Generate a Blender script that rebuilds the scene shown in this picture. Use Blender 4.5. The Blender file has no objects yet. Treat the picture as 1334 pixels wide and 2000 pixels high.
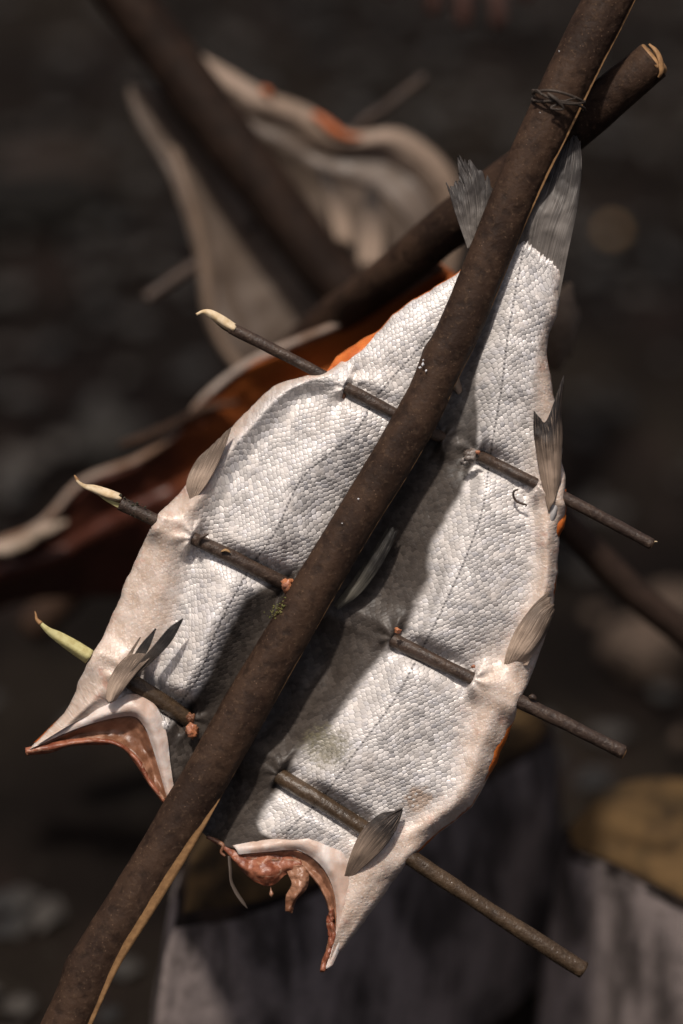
import bpy, math, random
import numpy as np
from mathutils import Vector, Matrix

random.seed(7); rng = np.random.default_rng(7)
SC = bpy.context.scene
COL = SC.collection
R = math.radians

# ------------------------------------------------------------------ camera
PITCH = 30.0
MM = 0.00036                                   # one drawing unit = 0.36 mm
ORG = np.array([0.0, 0.0, 0.62])               # middle of the salmon, 0.62 m above the ground
AX = np.array([1.0, 0, 0])
AY = np.array([0, math.sin(R(PITCH)), math.cos(R(PITCH))])
AZ = np.array([0, -math.cos(R(PITCH)), math.sin(R(PITCH))])
DIST = 1.7
DU = DIST / MM
cam = bpy.data.cameras.new('camera'); co = bpy.data.objects.new('camera', cam); COL.objects.link(co)
co.location = Vector(ORG + AZ * DIST); co.rotation_euler = (R(90 - PITCH), 0, 0)
cam.sensor_fit = 'VERTICAL'; cam.sensor_height = 36; cam.sensor_width = 24; cam.lens = 85
cam.clip_start = 0.02; cam.clip_end = 400
cam.dof.use_dof = True; cam.dof.focus_distance = DIST - 0.006; cam.dof.aperture_fstop = 1.35
SC.camera = co

# ------------------------------------------------------------------ light
sf = np.array([-0.14, 0.68, 0.70]); sd = AX * sf[0] + AY * sf[1] + AZ * sf[2]; sd /= np.linalg.norm(sd)
w = bpy.data.worlds.new('World'); SC.world = w; w.use_nodes = True
nt = w.node_tree; bg = nt.nodes['Background']; sky = nt.nodes.new('ShaderNodeTexSky')
sky.sky_type = 'NISHITA'; sky.sun_disc = False
sky.sun_elevation = math.asin(sd[2]); sky.sun_rotation = math.atan2(sd[0], sd[1])
sky.dust_density = 7.0; sky.air_density = .7; sky.ozone_density = .2
nt.links.new(sky.outputs[0], bg.inputs[0]); bg.inputs[1].default_value = 0.06
sl = bpy.data.lights.new('sun', 'SUN'); sl.energy = 3.0; sl.angle = R(3.0); sl.color = (1, 0.925, 0.84)
so = bpy.data.objects.new('sun', sl); COL.objects.link(so)
so.rotation_euler = Vector(sd).to_track_quat('Z', 'Y').to_euler()
SC.view_settings.view_transform = 'Standard'; SC.view_settings.look = 'None'
SC.view_settings.exposure = 0.20; SC.view_settings.gamma = 1; SC.view_settings.use_curve_mapping = False

# ------------------------------------------------------------------ maths helpers
def W(p):
    """points (x, y, z): drawing coordinates on the plane of the fish, z towards the viewer -> metres in the world"""
    p = np.asarray(p, float); k = (DU - p[..., 2:3]) / DU
    a = (p[..., 0:1] - 667) * k * MM; b = (1000 - p[..., 1:2]) * k * MM; c = p[..., 2:3] * MM
    return ORG + a * AX + b * AY + c * AZ

def G(px, py, h=0.0):
    """the point at height h of the ground seen in that direction"""
    c = ORG + AZ * DIST; q = W(np.array([px, py, 0.0])); d = q - c
    t = (h - c[2]) / d[2]
    return c + d * t

def cr(P, t):
    """Catmull-Rom through P (n, ...) at parameters t in 0..n-1"""
    P = np.asarray(P, float); n = len(P); t = np.asarray(t, float)
    i = np.clip(np.floor(t).astype(int), 0, n - 2); f = t - i
    f = f.reshape(f.shape + (1,) * (P.ndim - 1))
    p0 = np.where((i > 0).reshape(f.shape), P[np.maximum(i - 1, 0)], 2 * P[i] - P[i + 1])
    p3 = np.where((i < n - 2).reshape(f.shape), P[np.minimum(i + 2, n - 1)], 2 * P[i + 1] - P[i])
    p1 = P[i]; p2 = P[i + 1]
    return 0.5 * (2 * p1 + (p2 - p0) * f + (2 * p0 - 5 * p1 + 4 * p2 - p3) * f ** 2 + (3 * p1 - p0 - 3 * p2 + p3) * f ** 3)

def sst(a, b, x):
    t = np.clip((x - a) / (b - a), 0, 1); return t * t * (3 - 2 * t)

_tab = rng.random((256, 256))
def vn(x, y):
    x = np.asarray(x, float); y = np.asarray(y, float)
    xi = np.floor(x).astype(int); yi = np.floor(y).astype(int); fx = x - xi; fy = y - yi
    fx = fx * fx * (3 - 2 * fx); fy = fy * fy * (3 - 2 * fy)
    g = lambda a, b: _tab[a % 256, b % 256]
    return (g(xi, yi) * (1 - fx) + g(xi + 1, yi) * fx) * (1 - fy) + (g(xi, yi + 1) * (1 - fx) + g(xi + 1, yi + 1) * fx) * fy
def fbm(x, y, o=3):
    s = 0; a = 1; t = 0
    for k in range(o): s = s + a * (vn(x * 2 ** k + 17 * k, y * 2 ** k + 31 * k) - .5); t += a; a *= .5
    return s / t * 2

# ------------------------------------------------------------------ object helpers
def empty(name, loc, label, cat, group=None):
    o = bpy.data.objects.new(name, None); COL.objects.link(o); o.location = Vector(loc); o.empty_display_size = .02
    o['label'] = label; o['category'] = cat
    if group: o['group'] = group
    return o
def tag(o, label=None, cat=None, group=None, kind=None):
    if label: o['label'] = label
    if cat: o['category'] = cat
    if group: o['group'] = group
    if kind: o['kind'] = kind
    return o
def wpos(o):
    v = Vector((0, 0, 0))
    while o: v += Vector(o.location); o = o.parent
    return v
def mk(name, V, F, mats, parent=None, smooth=True, mi=None, uv=None, at=None):
    """V world points; F faces as lists or (n,4) array"""
    V = np.asarray(V, float).reshape(-1, 3)
    base = np.array(wpos(parent)) if parent else V.mean(0)
    me = bpy.data.meshes.new(name)
    me.from_pydata([tuple(v) for v in (V - base)], [], [tuple(int(i) for i in f) for f in F])
    for m in (mats if isinstance(mats, (list, tuple)) else [mats]): me.materials.append(m)
    me.polygons.foreach_set('use_smooth', [smooth] * len(me.polygons))
    if mi is not None: me.polygons.foreach_set('material_index', list(int(i) for i in mi))
    if uv is not None:
        l = me.uv_layers.new(name='UVMap'); li = np.zeros(len(me.loops), int); me.loops.foreach_get('vertex_index', li)
        l.data.foreach_set('uv', np.asarray(uv, float)[li].ravel())
    if at:
        for k, a in at.items():
            A = me.attributes.new(k, 'FLOAT', 'POINT'); A.data.foreach_set('value', np.asarray(a, float).ravel())
    me.validate(); me.update()
    o = bpy.data.objects.new(name, me); COL.objects.link(o)
    if parent: o.parent = parent
    else: o.location = Vector(base)
    return o
def gridF(nr, nc, close=False):
    r = np.arange(nr - 1)[:, None]; c = np.arange(nc if close else nc - 1)[None, :]; c2 = (c + 1) % nc
    return np.stack([r * nc + c, r * nc + c2, (r + 1) * nc + c2, (r + 1) * nc + c], -1).reshape(-1, 4)
def solid(o, th, off=-1):
    m = o.modifiers.new('thickness', 'SOLIDIFY'); m.thickness = th; m.offset = off; return o
def sheet(name, cols, mat, parent=None, nu=24, nv=40, th=4, rip=0, rf=.03, ray=0, jag=0, at=None, seed=0):
    """surface through columns of points (all the same length): returns an object with a real thickness"""
    C = np.asarray(cols, float)                                        # ncol, npt, 3
    n, m = C.shape[:2]
    A = cr(np.transpose(C, (1, 0, 2)), np.linspace(0, m - 1, nv))      # nv, ncol, 3
    B = cr(np.transpose(A, (1, 0, 2)), np.linspace(0, n - 1, nu))      # nu, nv, 3
    u = np.linspace(0, 1, nu)[:, None] * np.ones(nv); v = np.ones((nu, 1)) * np.linspace(0, 1, nv)
    if rip: B[..., 2] += rip * fbm(B[..., 0] * rf + seed * 7, B[..., 1] * rf + seed * 3)
    if ray: B[..., 2] += .13 * ray * np.sin(u * nu * math.pi * .5)
    if jag:
        j = jag * (vn(u * nu * .55 + seed * 5, u * 0) - .3) * sst(.5, 1, v)
        d = B[:, -1:, :] - B[:, :1, :]; B = B + d * (j)[..., None]
    AA = {'u': u, 'v': v}
    if at: AA.update(at(u, v, B))
    uv = np.stack([u, v], -1).reshape(-1, 2)
    o = mk(name, W(B), gridF(nu, nv), mat, parent, uv=uv, at=AA)
    if th: solid(o, th * MM, 0)
    return o
def tube(name, pts, mat, parent=None, ns=20, seg=10, rough=.05, rf=.05, seed=0, cap=True, flat=1.0, world=False):
    """pts (x, y, z, r) in drawing units"""
    P = np.asarray(pts, float); T = np.linspace(0, len(P) - 1, (len(P) - 1) * seg + 1); Q = cr(P, T)
    X = Q[:, :3].copy(); r = Q[:, 3].copy()
    if not world: X = W(X); r = r * MM
    t = np.gradient(X, axis=0); t /= np.linalg.norm(t, axis=1)[:, None] + 1e-12
    a = np.array([0.3, 0.9, .2]); a = a - t[0] * (a @ t[0]); a /= np.linalg.norm(a)
    V = []; L = 0; at = []
    for i in range(len(X)):
        a = a - t[i] * (a @ t[i]); a /= np.linalg.norm(a) + 1e-12; b = np.cross(t[i], a)
        if i: L += np.linalg.norm(X[i] - X[i - 1]) / (MM if not world else MM)
        th = np.arange(ns) / ns * 2 * math.pi
        k = 1 + rough * fbm(np.cos(th) * 1.3 + 9 + seed, L * rf + np.sin(th) * 1.3 + seed * 3)
        V.append(X[i] + (np.cos(th) * r[i] * k)[:, None] * a + (np.sin(th) * r[i] * k * flat)[:, None] * b)
        at.append(np.full(ns, L))
    V = np.concatenate(V); F = [tuple(f) for f in gridF(len(X), ns, True)]
    if cap: F += [tuple(range(ns))[::-1], tuple((len(X) - 1) * ns + k for k in range(ns))]
    return mk(name, V, F, mat, parent, at={'len': np.concatenate(at)})

# ------------------------------------------------------------------ node helper
class NT:
    def __init__(s, name):
        s.m = bpy.data.materials.new(name); s.m.use_nodes = True; s.t = s.m.node_tree; s.n = s.t.nodes
        s.b = s.n['Principled BSDF']; s.out = s.n['Material Output']
    def _in(s, sock, v):
        if v is None: return
        if hasattr(v, 'is_output'): s.t.links.new(v, sock)
        else:
            if sock.type == 'RGBA' and len(v) == 3: v = (*v, 1)
            sock.default_value = v
    def math(s, op, a, b=None, c=None, clamp=False):
        n = s.n.new('ShaderNodeMath'); n.operation = op; n.use_clamp = clamp
        for i, v in enumerate((a, b, c)): s._in(n.inputs[i], v)
        return n.outputs[0]
    def mix(s, f, a, b, mode='MIX'):
        n = s.n.new('ShaderNodeMix'); n.data_type = 'RGBA'; n.blend_type = mode
        s._in(n.inputs[0], f); s._in(n.inputs[6], a); s._in(n.inputs[7], b); return n.outputs[2]
    def mixf(s, f, a, b):
        n = s.n.new('ShaderNodeMix'); n.data_type = 'FLOAT'
        s._in(n.inputs[0], f); s._in(n.inputs[2], a); s._in(n.inputs[3], b); return n.outputs[0]
    def ramp(s, x, a, b, c=0.0, d=1.0):
        n = s.n.new('ShaderNodeMapRange'); n.interpolation_type = 'SMOOTHSTEP'
        for i, v in enumerate((x, a, b, c, d)): s._in(n.inputs[i], v)
        return n.outputs[0]
    def attr(s, name):
        n = s.n.new('ShaderNodeAttribute'); n.attribute_name = name; return n.outputs['Fac']
    def uv(s): return s.n.new('ShaderNodeTexCoord').outputs['UV']
    def obj(s): return s.n.new('ShaderNodeTexCoord').outputs['Object']
    def vscale(s, v, k):
        n = s.n.new('ShaderNodeVectorMath'); n.operation = 'MULTIPLY'; s._in(n.inputs[0], v)
        n.inputs[1].default_value = k if isinstance(k, tuple) else (k, k, k); return n.outputs[0]
    def vadd(s, a, b):
        n = s.n.new('ShaderNodeVectorMath'); n.operation = 'ADD'; s._in(n.inputs[0], a); s._in(n.inputs[1], b); return n.outputs[0]
    def noise(s, v, sc, det=3, rough=.55, col=False, dist=0):
        n = s.n.new('ShaderNodeTexNoise'); s._in(n.inputs['Vector'], v); n.inputs['Scale'].default_value = sc
        n.inputs['Detail'].default_value = det; n.inputs['Roughness'].default_value = rough; n.inputs['Distortion'].default_value = dist
        return n.outputs['Color' if col else 'Fac']
    def vor(s, v, sc, feat='F1', out='Distance'):
        n = s.n.new('ShaderNodeTexVoronoi'); n.feature = feat; s._in(n.inputs['Vector'], v); n.inputs['Scale'].default_value = sc
        return n.outputs[out]
    def white(s, v):
        n = s.n.new('ShaderNodeTexWhiteNoise'); n.noise_dimensions = '3D'; s._in(n.inputs[0], v); return n
    def comb(s, x, y, z=0.0):
        n = s.n.new('ShaderNodeCombineXYZ')
        for i, v in enumerate((x, y, z)): s._in(n.inputs[i], v)
        return n.outputs[0]
    def sep(s, v):
        n = s.n.new('ShaderNodeSeparateXYZ'); s._in(n.inputs[0], v); return n.outputs
    def bump(s, h, st, d, nrm=None):
        n = s.n.new('ShaderNodeBump'); s._in(n.inputs['Height'], h); s._in(n.inputs['Strength'], st); n.inputs['Distance'].default_value = d
        if nrm is not None: s._in(n.inputs['Normal'], nrm)
        return n.outputs[0]
    def fin(s, **k):
        names = dict(col='Base Color', rough='Roughness', metal='Metallic', normal='Normal', spec='Specular IOR Level', alpha='Alpha',
                     sss='Subsurface Weight', trans='Transmission Weight', coat='Coat Weight', sheen='Sheen Weight', crough='Coat Roughness')
        for a, v in k.items(): s._in(s.b.inputs[names[a]], v)
        return s.m

# ------------------------------------------------------------------ materials
def m_skin():
    t = NT('salmon_skin'); uv = t.uv(); sx = t.sep(uv)
    belly = t.attr('belly'); dark = t.attr('dark'); lat = t.attr('lat')
    wob = t.noise(uv, 1.3, 2, col=True); wob = t.vscale(t.vadd(wob, (-.5, -.5, -.5)), .26)
    wob = t.vadd(wob, t.vscale(t.vadd(t.noise(uv, 7, 2, col=True), (-.5, -.5, -.5)), .030))
    p = t.sep(t.vadd(uv, wob))
    x = t.math('DIVIDE', p[0], .112); y = t.math('DIVIDE', p[1], .156)
    def lattice(o_):
        xx = t.math('ADD', x, o_); yy = t.math('ADD', y, o_)
        a = t.math('MULTIPLY', t.math('SUBTRACT', t.math('FRACT', xx), .5), 1.0); b_ = t.math('MULTIPLY', t.math('SUBTRACT', t.math('FRACT', yy), .5), 1.387)
        return a, b_, t.math('ADD', t.math('MULTIPLY', a, a), t.math('MULTIPLY', b_, b_)), t.math('ADD', t.math('FLOOR', xx), o_ * 900), t.math('ADD', t.math('FLOOR', yy), o_ * 300)
    A_ = lattice(0.0); B_ = lattice(.5); top = t.math('LESS_THAN', A_[2], B_[2])
    uu, vv, dd, idx, idy = [t.mixf(top, B_[k], A_[k]) for k in range(5)]
    tt = t.math('FRACT', t.math('MULTIPLY', y, 2.0))
    wn = t.white(t.comb(idx, idy)); rnd = wn.outputs['Value']; rc = t.sep(wn.outputs['Color'])
    rim = t.math('ABSOLUTE', t.math('SUBTRACT', t.math('SQRT', A_[2]), t.math('SQRT', B_[2])))
    # height: a low dome, thickest towards the tail, and every scale tilts a little by itself
    dome = t.math('MULTIPLY', t.math('MULTIPLY', dd, dd), -6.5)
    tilt = t.math('ADD', t.math('MULTIPLY', t.math('SUBTRACT', rc[0], .5), t.math('MULTIPLY', uu, .75)), t.math('MULTIPLY', vv, t.math('ADD', t.math('MULTIPLY', rc[2], -.8), -.5)))
    hgt = t.math('ADD', dome, tilt)
    root = t.math('MAXIMUM', t.ramp(t.math('SQRT', dd), .47, .64, 0, 1), t.ramp(rim, .0, .075, .55, 0))   # dark gaps: skin colour plus the overlaps' shade painted in
    loss = t.noise(uv, 2.1, 5, .62); lossm = t.ramp(loss, .52, .68, 0, 1)                   # worn patches
    fine = t.noise(uv, 55, 3); big = t.noise(uv, .9, 3)
    nob = t.math('SUBTRACT', 1.0, belly, clamp=True)
    spark = t.ramp(rnd, .0, .9, .78, 1.08)
    silver = t.mix(t.ramp(big, .35, .7), (.79, .745, .715), (.83, .775, .735))
    silver = t.mix(t.ramp(rc[1], .6, 1.0, 0, .35), silver, (.66, .655, .71))
    silver = t.mix(1.0, silver, t.comb(spark, spark, spark), 'MULTIPLY')
    silver = t.mix(t.math('MULTIPLY', root, .95), silver, (.10, .078, .068))
    silver = t.mix(t.math('MULTIPLY', t.ramp(t.noise(uv, .8, 4, .65), .5, .66), .28), silver, (.56, .48, .42))
    silver = t.mix(t.math('MULTIPLY', lossm, .30), silver, (.42, .35, .30))
    back = t.mix(t.ramp(rnd, .3, 1.0), (.032, .024, .019), (.080, .064, .053))
    back = t.mix(t.ramp(t.noise(uv, 2.2, 4, .65), .42, .66, 0, .7), back, (.075, .060, .049))
    back = t.mix(t.math('MULTIPLY', root, .6), back, (.02, .016, .014))
    back = t.mix(t.ramp(fine, .35, .7), back, (.045, .038, .034))
    d2 = t.math('ADD', dark, t.math('MULTIPLY', t.math('SUBTRACT', t.noise(uv, 4, 5, .7), .5), t.math('MULTIPLY', t.math('MULTIPLY', dark, t.math('SUBTRACT', 1.0, dark)), 3.5)), clamp=True)
    c = t.mix(d2, silver, back)
    # lateral line: one dark pore on each row of scales
    dl = t.math('ABSOLUTE', t.math('ADD', lat, t.math('MULTIPLY', t.math('SUBTRACT', t.noise(uv, 6, 2), .5), .03)))
    ln = t.math('MULTIPLY', t.ramp(dl, .012, .030, 1, 0), t.math('MULTIPLY', t.ramp(t.math('ABSOLUTE', t.math('SUBTRACT', tt, .5)), .12, .36, 1, .30), .78))
    c = t.mix(ln, c, (.05, .045, .05))
    # belly
    bn = t.noise(uv, 3.2, 4); bn2 = t.noise(uv, 14, 3)
    bc = t.mix(t.ramp(bn, .35, .7), (.50, .37, .285), (.60, .49, .42))
    bc = t.mix(t.ramp(t.noise(uv, 2.3, 3), .57, .72, 0, .6), bc, (.44, .20, .13))
    bc = t.mix(t.ramp(bn2, .52, .75, 0, .45), bc, (.70, .64, .60))
    bcs = t.vor(uv, 13, 'F1'); tiny = t.ramp(bcs, .15, .42, 1, 0)
    bc = t.mix(t.math('MULTIPLY', tiny, .22), bc, (.78, .73, .70))
    bm = t.math('ADD', belly, t.math('MULTIPLY', t.math('SUBTRACT', t.noise(uv, 7, 4, .7), .5), t.math('MULTIPLY', t.math('MULTIPLY', belly, t.math('SUBTRACT', 1.0, belly)), 4.0)), clamp=True)
    bc = t.mix(t.math('MULTIPLY', root, .22), bc, (.26, .17, .12)); c = t.mix(t.math('MULTIPLY', bm, .92), c, bc)
    bare = t.attr('bare'); bd = t.ramp(t.vor(uv, 8.5), .20, .32, 1, 0); bb = t.mix(bd, (.52, .40, .32), (.80, .76, .72)); c = t.mix(t.ramp(t.math('ADD', bare, t.math('MULTIPLY', t.noise(uv, 6, 4), 1.1)), 1.0, 1.35), c, bb)
    moss = t.attr('stain'); c = t.mix(t.math('MULTIPLY', t.ramp(t.math('MULTIPLY', moss, t.noise(uv, 12, 4, .7)), .22, .5), .75), c, (.17, .15, .085))
    # specks of dirt
    sp = t.vor(uv, 1.5, 'F1'); c = t.mix(t.ramp(sp, .014, .022, 1, 0), c, (.02, .014, .01))
    hs = t.math('MULTIPLY', t.math('SUBTRACT', 1.0, t.math('MULTIPLY', bm, .68)), t.math('SUBTRACT', 1.0, t.math('MULTIPLY', d2, .62)))
    n1 = t.bump(hgt, t.math('MULTIPLY', hs, t.math('SUBTRACT', .72, t.math('MULTIPLY', lossm, .35))), .0016)
    n2 = t.bump(t.math('ADD', t.math('MULTIPLY', bn2, .5), t.math('MULTIPLY', tiny, .8)), t.math('MULTIPLY', bm, .22), .0010, n1)
    n3 = t.bump(fine, .22, .0006, n2)
    ro = t.mixf(bm, t.mixf(rc[2], .38, .58), .44)
    me = t.math('MULTIPLY', t.math('MULTIPLY', hs, t.math('SUBTRACT', 1.0, lossm)), t.math('MULTIPLY', t.math('SUBTRACT', 1.0, d2), .16))
    return t.fin(col=c, rough=ro, metal=me, normal=n3, sss=t.math('MULTIPLY', bm, .12), coat=t.math('SUBTRACT', .28, t.math('MULTIPLY', d2, .22)), crough=.30, spec=t.math('SUBTRACT', .5, t.math('MULTIPLY', d2, .25)))
def setsss(m, r=.01):
    b = m.node_tree.nodes['Principled BSDF']; b.inputs['Subsurface Radius'].default_value = (1, .4, .25); b.inputs['Subsurface Scale'].default_value = r
    return m
def m_flesh(name, a, b, sss=.25, rough=.35, sc=60, white=None):
    t = NT(name); o = t.obj(); n = t.noise(o, sc, 4, .6, dist=.6); c = t.mix(t.ramp(n, .35, .65), a, b)
    if white: c = t.mix(t.ramp(t.noise(t.vscale(o, (1, 1, 3)), sc * .8, 3, dist=1.2), .58, .72, 0, .6), c, white)
    return setsss(t.fin(col=c, rough=rough, normal=t.bump(t.noise(o, sc * 3, 4), .5, .0012), sss=sss), .006)
def m_fin(name, base, tip, alpha=.9):
    t = NT(name); u = t.attr('u'); v = t.attr('v'); uv = t.uv()
    rays = t.noise(t.vscale(uv, (34, 1.2, 1)), 1, 3, .6)
    c = t.mix(t.ramp(t.math('ADD', v, t.math('MULTIPLY', t.math('SUBTRACT', rays, .5), .5)), .10, .72), base, tip); c = t.mix(t.ramp(rays, .45, .65, 0, .35), c, tuple(k * .6 for k in tip))
    c = t.mix(t.ramp(t.noise(t.vscale(uv, (90, 3, 1)), 1, 2), .56, .72, 0, .5), c, tuple(min(1, k * 1.9 + .03) for k in base))
    c = t.mix(t.ramp(t.vor(uv, 7), .03, .05, .8, 0), c, (.015, .012, .01))
    al = t.math('SUBTRACT', 1.0, t.math('MULTIPLY', t.ramp(rays, .35, .6, 1, .2), 1 - alpha))
    return t.fin(col=c, rough=.5, normal=t.bump(rays, .5, .0012), alpha=al, sss=.0, spec=.25)
def m_bark(name, a, b, c3, sc=1.0, rough=.62, ridge=(1, 1, 1), spec=.12):
    t = NT(name); o = t.obj(); n = t.noise(o, 30 * sc, 5, .6); n2 = t.noise(o, 320 * sc, 4, .65); n3 = t.noise(t.vscale(o, ridge), 120 * sc, 3)
    c = t.mix(t.ramp(n, .36, .64), a, b); c = t.mix(t.ramp(t.noise(o, 11 * sc, 3), .55, .72, 0, .6), c, tuple(k * .55 for k in a)); c = t.mix(t.ramp(n2, .54, .70, 0, .6), c, c3)
    c = t.mix(t.ramp(t.vor(o, 260 * sc), .06, .13, .55, 0), c, tuple(k * 2.4 for k in c3))
    c = t.mix(t.ramp(n3, .3, .5, .5, 0), c, tuple(k * .45 for k in a))
    h = t.math('ADD', t.math('ADD', n3, t.math('MULTIPLY', n2, .7)), n)
    return t.fin(col=c, rough=t.ramp(n2, .3, .7, rough - .1, rough + .15), normal=t.bump(h, .55, .0014), spec=spec)
def m_wood(name, a, b, sc=1.0, k=(1, 1, 1)):
    t = NT(name); o = t.obj(); n = t.noise(t.vscale(o, k), 220 * sc, 4, .6); n2 = t.noise(o, 30 * sc, 3)
    c = t.mix(t.ramp(n, .35, .68), a, b); c = t.mix(t.ramp(n2, .5, .75, 0, .5), c, tuple(q * .5 for q in a))
    return t.fin(col=c, rough=.6, normal=t.bump(n, .5, .001), spec=.3)
M_SKIN = setsss(m_skin(), .004)
M_FLESH = m_flesh('orange_flesh', (.62, .17, .035), (.50, .12, .025), .2, .3)
M_RED = m_flesh('raw_red_flesh', (.17, .045, .022), (.30, .11, .06), .08, .42, 110, (.50, .32, .22))
M_BROWN = m_flesh('brown_membrane', (.16, .068, .035), (.30, .15, .09), .08, .4, 70)
M_WHITE = m_flesh('white_cartilage', (.66, .58, .54), (.50, .36, .29), .15, .42, 45)
M_FINB = m_fin('brown_fin', (.52, .39, .30), (.13, .095, .072), .85)
M_FIND = m_fin('dark_fin', (.30, .22, .165), (.018, .014, .013), .96)
M_FINK = m_fin('black_fin', (.085, .065, .052), (.014, .012, .012), .98)
M_FING = m_fin('grey_tail_fin', (.17, .15, .135), (.040, .035, .033), .93)
M_FINP = m_fin('pale_fin', (.11, .10, .08), (.015, .013, .012), .9)
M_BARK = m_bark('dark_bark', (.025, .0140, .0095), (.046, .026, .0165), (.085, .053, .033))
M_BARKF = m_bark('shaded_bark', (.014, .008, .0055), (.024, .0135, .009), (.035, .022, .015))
M_SKEW = m_bark('skewer_bark', (.040, .026, .020), (.062, .040, .029), (.12, .085, .06), 1.6, .40, spec=.3)
M_SKEWB = m_bark('smooth_skewer_bark', (.050, .032, .019), (.072, .046, .027), (.10, .07, .045), 1.4, .28, spec=.4)
M_TAN = m_wood('split_wood', (.36, .20, .088), (.25, .135, .06))
M_PALE = m_wood('fresh_cut_wood', (.62, .50, .34), (.50, .36, .20))
M_GREEN = m_wood('green_cut_wood', (.46, .42, .20), (.36, .31, .13))
M_TWINE = m_wood('dark_twine', (.035, .026, .02), (.06, .045, .035))
M_MOSS = m_wood('moss', (.09, .10, .025), (.16, .14, .05))

# ------------------------------------------------------------------ the setting: ground
def ground():
    # fine near the fish, coarse to the horizon
    xs = np.concatenate([[-150, -60, -25, -10, -5], np.linspace(-3, 3, 200), [5, 10, 25, 60, 150]])
    ys = np.concatenate([[-60, -20, -8, -4, -2.5], np.linspace(-1.5, 5.5, 230), [8, 12, 25, 60, 200]])
    X, Y = np.meshgrid(xs, ys); m = np.exp(-(X / 6) ** 2 - ((Y - 2) / 8) ** 2)
    Z = m * (.05 * fbm(X * 1.3, Y * 1.3) + .022 * fbm(X * 6, Y * 6) + .008 * fbm(X * 22, Y * 22)) - .012
    t = NT('dark_ash_soil'); o = t.obj()
    a = t.noise(o, 1.6, 4, .6); b = t.noise(t.vscale(o, (1, .6, 1)), 5.5, 4, .6); g = t.noise(o, 60, 4)
    c = t.mix(t.ramp(a, .36, .66), (.0045, .0032, .0028), (.0135, .0104, .0078))  # dark soil, darkened further in colour to stand in for shade
    c = t.mix(t.ramp(b, .50, .72, 0, .7), c, (.016, .0105, .009))
    c = t.mix(t.ramp(t.noise(o, 2.9, 2), .52, .66, 0, .7), c, (.003, .0024, .0021))
    c = t.mix(t.ramp(g, .6, .75, 0, .5), c, (.035, .03, .024))
    m_ = t.fin(col=c, rough=.85, normal=t.bump(g, .6, .01), spec=.04)
    o = mk('ground', np.stack([X, Y, Z], -1), gridF(len(ys), len(xs)), m_); tag(o, kind='structure')
ground()

def m_stone(name, a, b, d, sc=12, streak=(1, 1, 1)):
    t = NT(name); o = t.obj(); n = t.noise(t.vscale(o, streak), sc, 5, .62); n2 = t.noise(o, sc * 6, 3)
    c = t.mix(t.ramp(n, .38, .62), a, b); c = t.mix(t.ramp(n2, .5, .72, 0, .5), c, d)
    return t.fin(col=c, rough=.75, normal=t.bump(n, .8, .010), spec=.08)
M_GREY = m_stone('weathered_grey', (.065, .053, .049), (.28, .23, .215), (.10, .08, .072), 17, (1.6, 1, .5))
M_GOLD = m_stone('golden_brown_top', (.10, .060, .026), (.022, .015, .009), (.06, .04, .018), 11)
M_DARKRIM = m_stone('dark_top_edge', (.012, .009, .008), (.03, .02, .015), (.02, .015, .012), 20)  # plain darker colour for the outer rim of the cut tops
M_PALESTONE = m_stone('pale_stone', (.075, .053, .04), (.035, .026, .02), (.09, .065, .05), 30)
M_CHIP = m_wood('wood_chip', (.40, .25, .12), (.28, .17, .08), .3)

def block(name, top, hgt, label, slope_out=.05, seed=1):
    """a hewn log block: top outline (world xyz), side going down into the soil"""
    T = cr(np.array(top + [top[0]], float), np.linspace(0, len(top), 90)[:-1]); c = T.mean(0)
    root = empty(name, (c[0], c[1], 0), label, 'wood block', 'weathered wood blocks on the ground')
    n = len(T); rings = []
    for k, (s, dz) in enumerate([(.0, .012), (.35, .010), (.7, .006), (.88, .0), (.95, -.006), (.995, -.016)]):
        q = c + (T - c) * s; q[:, 2] += dz + .006 * fbm(q[:, 0] * 9 + seed, q[:, 1] * 9) * (s > 0); rings.append(q)
    F_ = gridF(len(rings), n, True); mk('cut_top', np.concatenate(rings), F_, [M_GOLD, M_DARKRIM], root, mi=[1 if j // n >= 4 else 0 for j in range(len(F_))])
    rings = []
    for k in range(16):
        f = k / 15; q = c + (T - c) * (.98 + slope_out * f + (.018 if k else 0)); q[:, 2] = T[:, 2] - .012 - (T[:, 2] + .05) * f
        th = np.arange(n) * 10.0 / n
        q[:, :2] += (q[:, :2] - c[:2]) * (.05 * fbm(np.sin(np.arange(n) * 2 * math.pi / n) * 5 + seed, np.cos(np.arange(n) * 2 * math.pi / n) * 5 + f * 1.6))[:, None]
        rings.append(q)
    mk('weathered_side', np.concatenate(rings), gridF(len(rings), n, True), M_GREY, root)
    return root
h1 = .27
block('wood_block', [tuple(G(335, 1790, h1)), tuple(G(520, 1752, h1)), tuple(G(760, 1640, h1)), tuple(G(960, 1500, h1)), tuple(G(1070, 1425, h1)), tuple(G(1060, 1370, h1)),
      tuple(G(900, 1360, h1)), tuple(G(600, 1450, h1)), tuple(G(380, 1620, h1))], .2, 'broad weathered grey block with golden brown top, behind the lower tips of the near salmon', .30)
h2 = .25
block('wood_block', [tuple(G(1100, 1600, h2)), tuple(G(1120, 1640, h2)), tuple(G(1200, 1672, h2)), tuple(G(1340, 1750, h2)), tuple(G(1500, 1800, h2)), tuple(G(1620, 1700, h2)), tuple(G(1500, 1560, h2)),
      tuple(G(1330, 1505, h2)), tuple(G(1190, 1520, h2))], .2, 'grey block with rounded golden brown top, at the right edge of the photo', .22, seed=5)

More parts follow.
